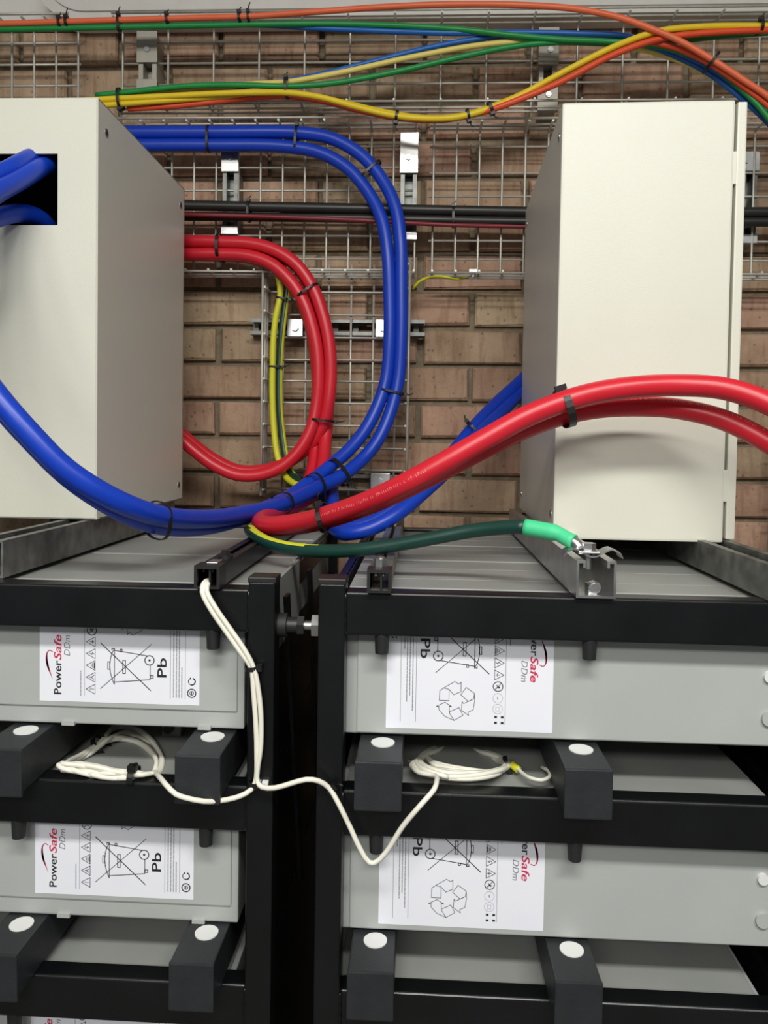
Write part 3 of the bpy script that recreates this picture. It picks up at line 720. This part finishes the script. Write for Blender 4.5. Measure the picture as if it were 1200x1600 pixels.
V2 = [(120,398,1.488),(345,399,1.487),(388,402,1.485),(424,415,1.482),(452,440,1.48),(473,474,1.48),(486,512,1.48),(493,552,1.48),(497,594,1.48),(497,640,1.48),(493,695,1.472),(488,735,1.44),(474,770,1.39),(448,795,1.33),(428,804,1.24),(418,813,1.16),(432,824,1.09),(470,821,1.045),(520,809,1.005),(580,788,.965),(640,761,.945),(700,731,.935),(760,699,.93),(820,670,.93),(880,649,.93),(935,638,.93),(1000,635,.93),(1060,639,.925),(1130,656,.91),(1200,691,.89),(1270,742,.875),(1325,810,.865),(1362,900,.86),(1380,1010,.86),(1385,1160,.86),(1385,1400,.86)]
c1, path1 = cable('thick red cable, upper one sweeping in front of the right cabinet', V1, .0126, 'red', 22, .008, group='thick red power cables')
c2, path2 = cable('thick red cable, lower one sweeping in front of the right cabinet', V2, .0122, 'red', 22, .008, group='thick red power cables')
def cable_print(parent, path, r, xa, xb, up, h=.0034):
    """worn, unreadable maker's print along a cable: small upright strokes on the sheath"""
    mb = MB(); rnd = random.Random(11); L = 0; gap = 0
    for a, b in zip(path, path[1:]):
        if not (xa < a.x < xb) or a.y > 1.0: continue
        t = (b-a).normalized(); nrm = Vector((0, -math.cos(up), math.sin(up))); nrm = (nrm-nrm.dot(t)*t).normalized(); s_ = t.cross(nrm)
        k = 3
        for i in range(k):
            if rnd.random() < .17: continue
            c = a+(b-a)*((i+.5)/k)
            def on(du, ds):
                an = ds/r; return c+t*du+r*1.012*(nrm*math.cos(an)+s_*math.sin(an))
            hh = h*rnd.choice((.5, .5, .42))
            sty = rnd.randrange(3); w_ = .00045
            mb.add([on(-.0008, -hh), on(-.0008+w_, -hh), on(-.0008+w_, hh), on(-.0008, hh)], [(0,1,2,3)])
            if sty: q = hh*(1 if sty == 1 else -1); mb.add([on(-.0008, q-.0005), on(.0007, q-.0005), on(.0007, q), on(-.0008, q)], [(0,1,2,3)])
            if sty == 2: mb.add([on(.0004, -hh), on(.0008, -hh), on(.0008, 0), on(.0004, 0)], [(0,1,2,3)])
    return mb.build('sheath_print', 'cable_print', parent)
cable_print(c1, path1, .0126, at(500, 810, .9).x, at(662, 745, .89).x, .25)
cable_print(c2, path2, .0122, at(950, 640, .93).x, at(1180, 675, .9).x, .75)

# black mains and thin red
cable('black cable, upper one running level behind both cabinets', [(100,317,1.49),(290,321,1.49),(560,326,1.49),(820,331,1.49),(1000,332,1.49),(1160,332,1.49),(1800,328,1.49)], .0098, 'black_cable', 16, .03)
cable('black cable, lower one running level behind both cabinets', [(100,336,1.497),(290,338,1.497),(560,341,1.495),(700,344,1.49),(820,346,1.49),(1000,347,1.49),(1160,347,1.49),(1800,343,1.49)], .0088, 'black_cable', 16, .03)
cable('thin dull red cable under the black cables', [(100,333,1.478),(290,335.5,1.478),(400,338,1.478),(560,344,1.478),(690,351,1.482),(820,354,1.49),(1000,356,1.50)], .0040, 'dull_red', 10, .03)

# earth cables in the loop
cable('lime yellow earth cable on the left inside the red loop', [(418,396,1.49),(428,415,1.49),(436,437,1.487),(438,460,1.486),(431,495,1.485),(427,533,1.485),(426,570,1.485),(425.5,612,1.485),(428,669,1.482),(434,714,1.475),(446,744,1.46),(471,761,1.42),(500,770,1.40)], .0062, ['lime'], 12, group='green and yellow earth cables')
cable('green and yellow striped earth cable on the right inside the red loop', [(436,400,1.50),(446,428,1.498),(449,451,1.496),(446,474,1.495),(441,512,1.493),(438,545,1.493),(436.5,580,1.493),(437,640,1.49),(441,680,1.487),(446,712,1.48),(453,735,1.47),(468,752,1.44),(495,765,1.41)], .0068, ['dark_green', 'lime'], 12, group='green and yellow earth cables', matfn=lambda s, d: 1 if d.x > .30 else 0)
cable('thin yellow earth lead dipping below the right middle wire tray', [(645,452,1.50),(655,440,1.49),(672,433,1.485),(690,432,1.49),(715,436,1.50),(735,430,1.51)], .0028, 'lime', 8)

# main earth: dark green with yellow stripe, mint sleeve and lug
ge, gp = cable('dark green earth cable sagging from the tie to the zinc lug', [(432,816,1.36),(406,825,1.24),(393,828,1.12),(391,829,1.04),(404,840,.985),(425,850,.95),(460,858,.925),(510,861,.905),(560,859,.89),(620,851,.88),(680,840,.87),(740,829,.86),(790,824,.845),(823,823,.833)], .0080, ['dark_green', 'lime'], 20, .008,
              matfn=lambda s, d: 1 if (.44 < s < .72 and d.dot(Vector((.2, -.45, .87))) > .70+.28*max(0, (s-.56)/.16)) else 0)
sl = spline(P([(820,823.5,.834),(845,828,.827),(872,834,.818),(884,841,.812),(897,847,.806)]), .004)
MB().tube(sl, lambda s: .0090 if s < .62 else .0079, 18).build('heat_shrink', 'mint', ge)['label'] = 'mint green sleeve'
bl = at(919, 858, .80); zl = ZR+.0375
lug = empty('cable_lug', (bl.x, .80, zl), 'zinc lug and spring clip bolted on the open strut channel', 'lug')
mb = MB(); mb.tube(spline([at(893, 845, .808), at(902, 851, .803), Vector((bl.x-.008, .80, zl+.0075))], .003), lambda s: .0068-.002*s, 14); mb.build('barrel', 'zinc', lug)
MB().bbox(bl.x-.012, bl.x+.010, .788, .812, zl+.0048, zl+.0076, .001).build('palm', 'zinc', lug)
pr = []
for k in range(25):
    u = -1+k/12; x = bl.x+.003+u*.030; z = zl+.0012+.0078*abs(math.sin(u*2.35))**2*(1 if abs(u) < .67 else .85)-(.004 if abs(u) > .9 else 0)*(abs(u)-.9)*10
    pr.append((x, z))
wing = MB().prism(pr+[(x, z+.0016) for x, z in reversed(pr)], .789, .811); wing.build('spring_clip', 'zinc', lug)
mb = MB(); mb.cyl((bl.x, .80, zl+.0060), (bl.x, .80, zl+.0085), .0095, 20); mb.cyl((bl.x, .80, zl+.0085), (bl.x, .80, zl+.0150), .0078, 6); mb.cyl((bl.x, .80, zl-.012), (bl.x, .80, zl+.006), .0042, 12); mb.build('bolt', 'zinc', lug)

# coloured data cables along the upper tray
G = 'coloured data cables over the upper tray'
def data(label, pts, m, r=.0052): return cable(label, pts, r, m, 12, .015, group=G)
data('orange cable along the wall head, looping highest then dropping at right', [(-60,38,1.455),(0,37,1.455),(100,34,1.455),(200,31,1.455),(300,28,1.452),(390,25.5,1.45),(500,18,1.44),(600,11,1.43),(700,7,1.42),(800,7.5,1.41),(900,14,1.40),(970,28,1.395),(1020,46,1.39),(1060,63,1.388),(1112,93,1.385),(1160,124,1.382),(1215,163,1.38),(1275,233,1.38),(1325,323,1.38),(1345,463,1.38),(1348,683,1.38)], 'orange', .0054)
data('green cable just under the orange cable at top left', [(-60,47,1.46),(0,46,1.46),(100,44,1.46),(200,42,1.46),(300,40,1.46),(400,38,1.46),(500,37,1.458),(560,38,1.455),(640,41,1.45),(720,46,1.447),(800,55,1.44),(880,62,1.435),(950,65,1.43),(1020,71,1.42),(1075,84,1.41),(1112,101,1.405),(1150,132,1.40),(1180,160,1.397),(1215,202,1.395),(1275,272,1.395),(1325,362,1.395),(1345,502,1.395),(1348,722,1.395)], 'green')
data('mid blue cable emerging below the green cable at top', [(-60,46,1.475),(200,42,1.475),(400,38.5,1.475),(480,43,1.466),(560,47,1.46),(700,51.5,1.452),(800,51,1.45),(900,52.5,1.445),(975,56,1.435),(1040,74,1.425),(1110,106,1.415),(1155,140,1.41),(1215,196,1.405),(1275,266,1.405),(1325,356,1.405),(1345,496,1.405),(1348,716,1.405)], 'data_blue')
data('mid blue cable rising beside the pale yellow one', [(300,140,1.475),(400,133,1.474),(470,123,1.472),(540,107,1.47),(600,92,1.466),(660,77,1.462),(720,65,1.46),(780,57,1.458),(850,56,1.458),(930,58,1.455),(1010,72,1.44),(1090,104,1.425),(1150,146,1.415),(1215,206,1.41),(1275,276,1.41),(1325,366,1.41),(1345,506,1.41),(1348,726,1.41)], 'data_blue')
data('pale yellow cable rising along the upper tray', [(150,152,1.468),(300,139,1.466),(400,131,1.464),(450,128,1.462),(540,112,1.46),(640,90,1.457),(740,72,1.454),(800,66,1.452),(860,64,1.452),(950,68,1.45),(1030,84,1.44),(1100,112,1.43),(1160,152,1.42),(1220,215,1.415),(1280,300,1.41),(1310,420,1.41),(1315,700,1.41)], 'pale_yellow')
data('green cable rising beneath the pale yellow one', [(150,149,1.458),(190,145,1.456),(300,134,1.452),(380,133,1.45),(450,135,1.45),(520,130,1.45),(620,112,1.448),(720,89,1.446),(800,73,1.444),(870,66,1.442),(960,68,1.44),(1040,66,1.44),(1120,57,1.44),(1200,51,1.44),(1260,47,1.44),(1500,47,1.44),(1800,50,1.44)], 'green')
data('yellow cable sagging deepest then crossing to the top right', [(120,158,1.452),(170,155,1.452),(250,151,1.452),(350,146,1.45),(420,144.5,1.445),(450,145,1.44),(500,152,1.435),(560,168,1.43),(620,181.5,1.425),(690,185.5,1.42),(735,179,1.415),(800,155,1.41),(880,113,1.405),(960,73,1.40),(1030,49,1.40),(1100,42,1.402),(1200,41,1.405),(1260,41,1.405),(1500,41,1.405),(1800,44,1.405)], 'yellow', .0056)
data('second yellow cable under the tied bundle at left', [(120,167,1.456),(170,164,1.455),(250,158,1.456),(350,151,1.46),(420,147,1.465),(480,149,1.462),(540,161,1.452),(600,175,1.442),(660,184,1.437),(720,181,1.43),(790,158,1.425),(880,115,1.42),(960,77,1.415),(1040,52,1.415),(1200,44,1.415),(1500,45,1.415),(1800,47,1.415)], 'yellow')
data('red orange cable following below the sagging yellow one', [(200,170,1.468),(290,164,1.466),(360,156,1.465),(440,150,1.462),(500,157,1.458),(560,172,1.452),(620,184,1.446),(690,187.5,1.438),(765,172,1.412),(830,148,1.402),(880,126,1.40),(960,85,1.398),(1030,61,1.398),(1100,52,1.40),(1200,47,1.403),(1260,46,1.405),(1500,46,1.405),(1800,49,1.405)], 'vermilion', .0056)
data('red orange cable under the orange one at top right', [(1000,62,1.41),(1060,76,1.405),(1112,101,1.395),(1160,134,1.392),(1215,178,1.39),(1275,248,1.39),(1325,338,1.39),(1345,478,1.39),(1348,698,1.39)], 'vermilion')

# white sense wires
WG = 'white battery sense wires'
def coil(cx, cy, Yc, a, b, turns, jx, seed, ph=0, zdrop=0, tilt=0):
    rnd = random.Random(seed); out = []
    n = int(turns*12)
    for k in range(n):
        t = 2*math.pi*k/12+ph; q = 1+rnd.uniform(-jx, jx)
        out.append((cx+a*q*math.cos(t), cy+b*q*math.sin(t), Yc-.045*math.sin(t)*(1 if b > 0 else -1)))
    return out
wr = .0027
w1 = [(330,905,.80),(318,912,.777),(316,925,.772),(330,953,.770),(352,985,.770),(375,1018,.770),(392,1043,.771),(396,1080,.771),(399,1120,.771),(401,1170,.771),(399,1222,.771),(392,1234,.768),(375,1244,.762),(345,1251,.752),(318,1252,.742),(292,1247,.738),(275,1241,.738),(262,1229,.742),(250,1215,.765),(240,1208,.80)]
# left coil: flat figure of loops lying on the battery lid, tied twice
lc = [(222,1212,.805),(205,1212,.805),(170,1210,.805),(130,1208,.81),(100,1203,.815),(92,1198,.83),(110,1193,.84),(140,1178,.86),(160,1163,.88),(180,1150,.91),(200,1146,.93),(225,1158,.92),(245,1180,.88),(252,1200,.85),(240,1211,.83),(215,1211,.82),(170,1206,.82),(120,1199,.83),(97,1197,.84),(120,1187,.86),(150,1168,.88),(172,1156,.90),(205,1157,.91),(235,1175,.88),(246,1195,.85),(238,1210,.825),(200,1217,.805),(160,1216,.802),(125,1208,.81),(105,1200,.82),(130,1180,.85),(157,1163,.88),(175,1140,.93),(190,1137,.95),(218,1143,.93),(245,1168,.89),(254,1193,.85),(243,1212,.82),(205,1213,.81),(150,1200,.82),(112,1196,.84),(95,1203,.82)]
def more(pts, seed, a=2.5):
    r_ = random.Random(seed); return [(x+r_.uniform(-a, a), y+r_.uniform(-a, a)*.8-1, Y+r_.uniform(-.006, .006)) for x, y, Y in pts]
lc = lc+more(lc[:26], 4)+more(lc[12:], 6)
lc = [(x, y-1.5, .789+random.uniform(-.004, .006)) if y > 1194 and x < 236 else (x, y, Y) for x, y, Y in lc]
cable('white sense wire from left channel to the coil in left rack', w1+lc, wr, 'white_wire', 8, .006, cat='wire', group=WG, name='sense_wire')
w2 = [(338,905,.81),(325,912,.779),(323,924,.7715),(337,950,.769),(359,982,.769),(381,1014,.769),(396,1043,.770),(404,1080,.7705),(408,1125,.7705),(407,1170,.7705),(402,1205,.7705),(402,1222,.770),(410,1230,.766),(430,1231,.762),(455,1224,.760),(478,1218,.760),(497,1220,.764),(514,1231,.770),(526,1250,.768),(545,1288,.765),(562,1325,.764),(576,1347,.764),(586,1348,.764),(602,1333,.763),(630,1290,.758),(658,1257,.756),(678,1234,.765),(682,1222,.78)]
rc = [(680,1212,.80),(655,1207,.81),(645,1198,.83),(655,1185,.87),(690,1172,.93),(730,1172,.95),(770,1185,.90),(792,1196,.86),(780,1206,.83),(745,1213,.81),(700,1213,.805),(665,1206,.815),(648,1194,.84),(670,1177,.90),(715,1168,.95),(760,1180,.91),(795,1192,.87),(785,1203,.84),(750,1208,.82),(705,1207,.815),(668,1199,.83),(655,1187,.87),(690,1170,.94),(740,1174,.94),(785,1192,.87),(775,1210,.82),(735,1217,.803),(690,1214,.805),(658,1203,.825),(660,1186,.88),(705,1166,.96),(755,1176,.93),(796,1195,.86),(770,1205,.835),(720,1203,.83),(680,1195,.845),(668,1184,.89)]
rc = rc+more(rc[:29], 5)+more(rc[10:], 8)
cable('white sense wire crossing the aisle to the coil in right rack', w2+rc, wr, 'white_wire', 8, .006, cat='wire', group=WG, name='sense_wire')
sw_, _ = cable('short white wire loop with a yellow crimp in right rack', [(797,1195,.86),(806,1198,.855),(815,1207,.84),(830,1216,.82),(846,1219,.815),(857,1215,.82),(858,1206,.84),(846,1198,.87)], .0021, 'white_wire', 8, .004, cat='wire', name='sense_wire')
mb = MB(); a_ = at(800, 1195, .858); b2 = at(810, 1203, .850); mb.cyl(a_, b2, .0042, 12); mb.build('crimp', 'lime', sw_)
cable('grey sense lead looping dimly behind the right coil', [(640,1190,.88),(655,1172,.98),(690,1165,1.02),(735,1168,1.02),(775,1182,.97),(800,1195,.93)], .0021, 'galv', 8, .006, cat='wire', name='sense_wire')
# terminals in the gap behind the coils
t = empty('cell_terminal', at(812, 1190, .97), 'grey shrouded cell terminal behind the short wire loop', 'terminal')
p0 = wloc(t); zl_ = CZ-.3715
MB().bbox(p0.x-.018, p0.x+.014, .97, .995, zl_, zl_+.028, .002).build('shroud', 'side_grey', t)
MB().cyl((p0.x-.002, .962, zl_+.014), (p0.x-.002, .97, zl_+.014), .006, 12).build('bolt', 'black_plastic', t)
t = empty('cell_terminal', at(265, 1165, .93), 'grey shrouded cell terminal beside the left coil', 'terminal')
p0 = wloc(t)
MB().bbox(p0.x-.010, p0.x+.014, .93, .955, zl_, zl_+.024, .002).build('shroud', 'side_grey', t)
MB().cyl((p0.x, .922, zl_+.012), (p0.x, .93, zl_+.012), .006, 12).build('bolt', 'black_plastic', t)

# ---------------------------------------------------------------- cable ties
TG = 'black cable ties'
def tie(label, x, y, Y, ang, a, b, wd=.0042, head=1, tail=.010, m='tie', grp=TG, slope=0):
    """strap round a bundle: ang = bundle direction in degrees, a / b = half width across / in depth"""
    c = at(x, y, Y); t = Vector((math.cos(math.radians(ang)), 0, math.sin(math.radians(ang)))); n = Vector((-t.z, 0, t.x))
    t = (t+Vector((0, slope, 0))).normalized(); d = n.cross(t)
    if d.y > 0: d = -d
    mb = MB(); K = 28; th = .0011; vs = []
    for k in range(K):
        f = 2*math.pi*k/K; cs, sn = math.cos(f), math.sin(f); e = .75
        ux = math.copysign(abs(cs)**e, cs); uy = math.copysign(abs(sn)**e, sn)
        for s_, g in ((-1, 0), (1, 0), (1, 1), (-1, 1)):
            vs.append(c+t*(s_*wd/2)+n*(ux*(a+g*th))+d*(uy*(b+g*th)))
    fs = []
    for k in range(K):
        p_, q_ = 4*k, 4*((k+1) % K)
        for i in range(4): fs.append((p_+i, p_+(i+1) % 4, q_+(i+1) % 4, q_+i))
    mb.add(vs, fs, 0, False)
    o = mb.build('cable_tie', m); tag(o, label, 'cable tie', grp)
    if head:
        h = MB(); hc = c+n*(head*(a+.002))+d*(b*.35); s_ = wd*.75
        vs = [hc+t*(i*s_)+n*(j_*.0030)+d*(k_*.0042) for k_ in (-1, 1) for j_ in (-1, 1) for i in (-1, 1)]
        h.add(vs, [(0,1,3,2),(4,6,7,5),(0,4,5,1),(2,3,7,6),(0,2,6,4),(1,5,7,3)])
        h.build('lock_head', m, o)
        if tail:
            q = MB(); a0 = hc+n*(head*.003)
            q.tube([a0, a0+n*(head*tail*.6)+t*.002, a0+n*(head*tail)+t*.005+d*.002], .0011, 6); q.build('tail', m, o)
    return o
tie('black tie with raised tail on the orange cable, leftmost', 93, 35, 1.455, 2, .0062, .0062, .005, 1, .004)
tie('black tie on the orange cable, second from the left edge', 104, 34, 1.455, 2, .0068, .0068, .005, 1, .012)
tie('black tie round orange and green cables over the dark brick joint', 186, 37, 1.458, 2, .0145, .009, .0048, 1, .010)
tie('black tie on the orange cable right of the left grey bracket', 261, 30, 1.453, 2, .0065, .0065, .005, 1, .004)
tie('black tie on the orange cable, left one of the close pair', 374, 26.5, 1.451, 2, .0065, .0065, .005, 1, .004)
tie('black tie on the orange cable, right one of the close pair', 388, 26, 1.451, 2, .0070, .0070, .004, 1, .012)
tie('black tie round the yellow and green bundle above the left cabinet', 188, 155, 1.456, 4, .0185, .016, .005, -1, .008)
tie('black tie holding green and yellow cables where they part', 448, 138, 1.453, 3, .0170, .018, .005, 1, .004)
tie('black tie fastening the sagging yellow cable above the zinc bracket', 620, 183, 1.432, -8, .0095, .014, .0048, -1, .012)
tie('black tie at the bottom of the yellow sag, right of its lowest point', 731, 181, 1.424, 14, .0095, .014, .0048, -1, .010)
tie('black tie where red joins the yellow cable', 766, 169, 1.414, 22, .0098, .012, .0055, -1, .008)
tie('black tie round the multicoloured bundle falling at top right', 1111, 98, 1.40, -37, .0165, .022, .005, 0)
tie('black tie on the yellow cable at the top right corner', 1187, 43, 1.407, 0, .0100, .014, .005, 1, .006)
tie('black tie on the level blue pair, left one', 326, 217, 1.486, 0, .0248, .0150, .0045, 0)
tie('black tie on the level blue pair, just before the bend', 463, 218, 1.484, -4, .0248, .0150, .0045, 1, .006)
tie('black tie on the blue pair at the top of the bend', 579, 266, 1.474, -48, .0246, .0150, .0045, 0)
tie('black tie on the blue pair at the foot of its vertical run', 613, 612, 1.448, 78, .0242, .0150, .0040, -1, .010)
tie('black tie with knotted tails where the blue pair meets the vertical reds', 529, 738, 1.378, 38, .0265, .0185, .007, -1, .012, slope=.9)
tie('black tie on the darker blue sleeve stretch', 491, 758, 1.332, 28, .0200, .0240, .005, 0, slope=1.3)
tie('black tie on the blue cable where it brightens', 440, 787, 1.225, 20, .0165, .0240, .005, 0, slope=1.7)
tie('black tie loop round the bright blue cable at left of the channel', 247, 813, .886, -6, .0215, .0250, .0042, 0, slope=1.3)
tie('black tie on the red pair above the earth cables', 345, 388, 1.472, 0, .0250, .0330, .0060, 0)
tie('black tie on the red pair at the right shoulder of the loop', 482, 457, 1.465, -56, .0255, .0330, .0042, -1, .008)
tie('black tie with long tail on the red pair low in the loop', 505, 657, 1.465, 84, .0235, .0340, .0042, -1, .016)
tie('black tie with open head on the red cable beside the blue one', 505, 808, .985, 14, .0180, .0430, .0055, 1, .010)
tie('wide black tie round the two red cables before the right cabinet', 882, 638, .9075, 18, .0222, .0360, .0085, 1, 0)
tie('black tie on the black cables left of the red loop', 389, 331, 1.490, 0, .0190, .0150, .0048, 1, .004)
tie('black tie on the black cables right of the blue bend', 708, 339, 1.490, 0, .0195, .0120, .0048, 1, .003)
tie('black tie on the two yellow earth cables near their top', 442, 467, 1.490, 80, .0125, .0115, .0030, -1, .010)
tie('black tie on the two yellow earth cables at mid height', 431, 573, 1.489, 90, .0125, .0115, .0030, -1, .012)
tie('black tie on the blue pair rising to the right cabinet', 742, 672, 1.36, 44, .0205, .0230, .0045, 1, .006)
tie('black tie loop standing at the left end of the dark green cable', 392, 829, 1.0, 60, .0095, .0095, .0022, 0)
tie('black tie binding the white wires on the left post', 394, 1043, .7755, -84, .0062, .0075, .0042, 1, 0)
tie('black tie on the rear of the left white coil', 158, 1164, .885, 40, .0115, .0120, .0062, 0)
tie('black tie on the front of the left white coil', 209, 1211, .790, -2, .0075, .0120, .0062, 1, .003)
tie('black tie at the lower clip on the left post', 399, 1224, .7745, 90, .0060, .0068, .0052, 0)
tie('black tie at the right end of the right white coil', 793, 1196, .862, 20, .0090, .0080, .0050, 0)
tie('black tie holding the white wire to the right post', 515, 1233, .775, -50, .0036, .0055, .0045, 1, .006)
# adhesive wire clips on the posts
p = at(408, 1222, .778)
o = MB().bbox(p.x-.003, p.x+.008, .7735, .7790, p.z-.0025, p.z+.0025, .0008).build('wire_clip', 'white_plastic'); tag(o, 'small white adhesive wire clip on the left post', 'clip')
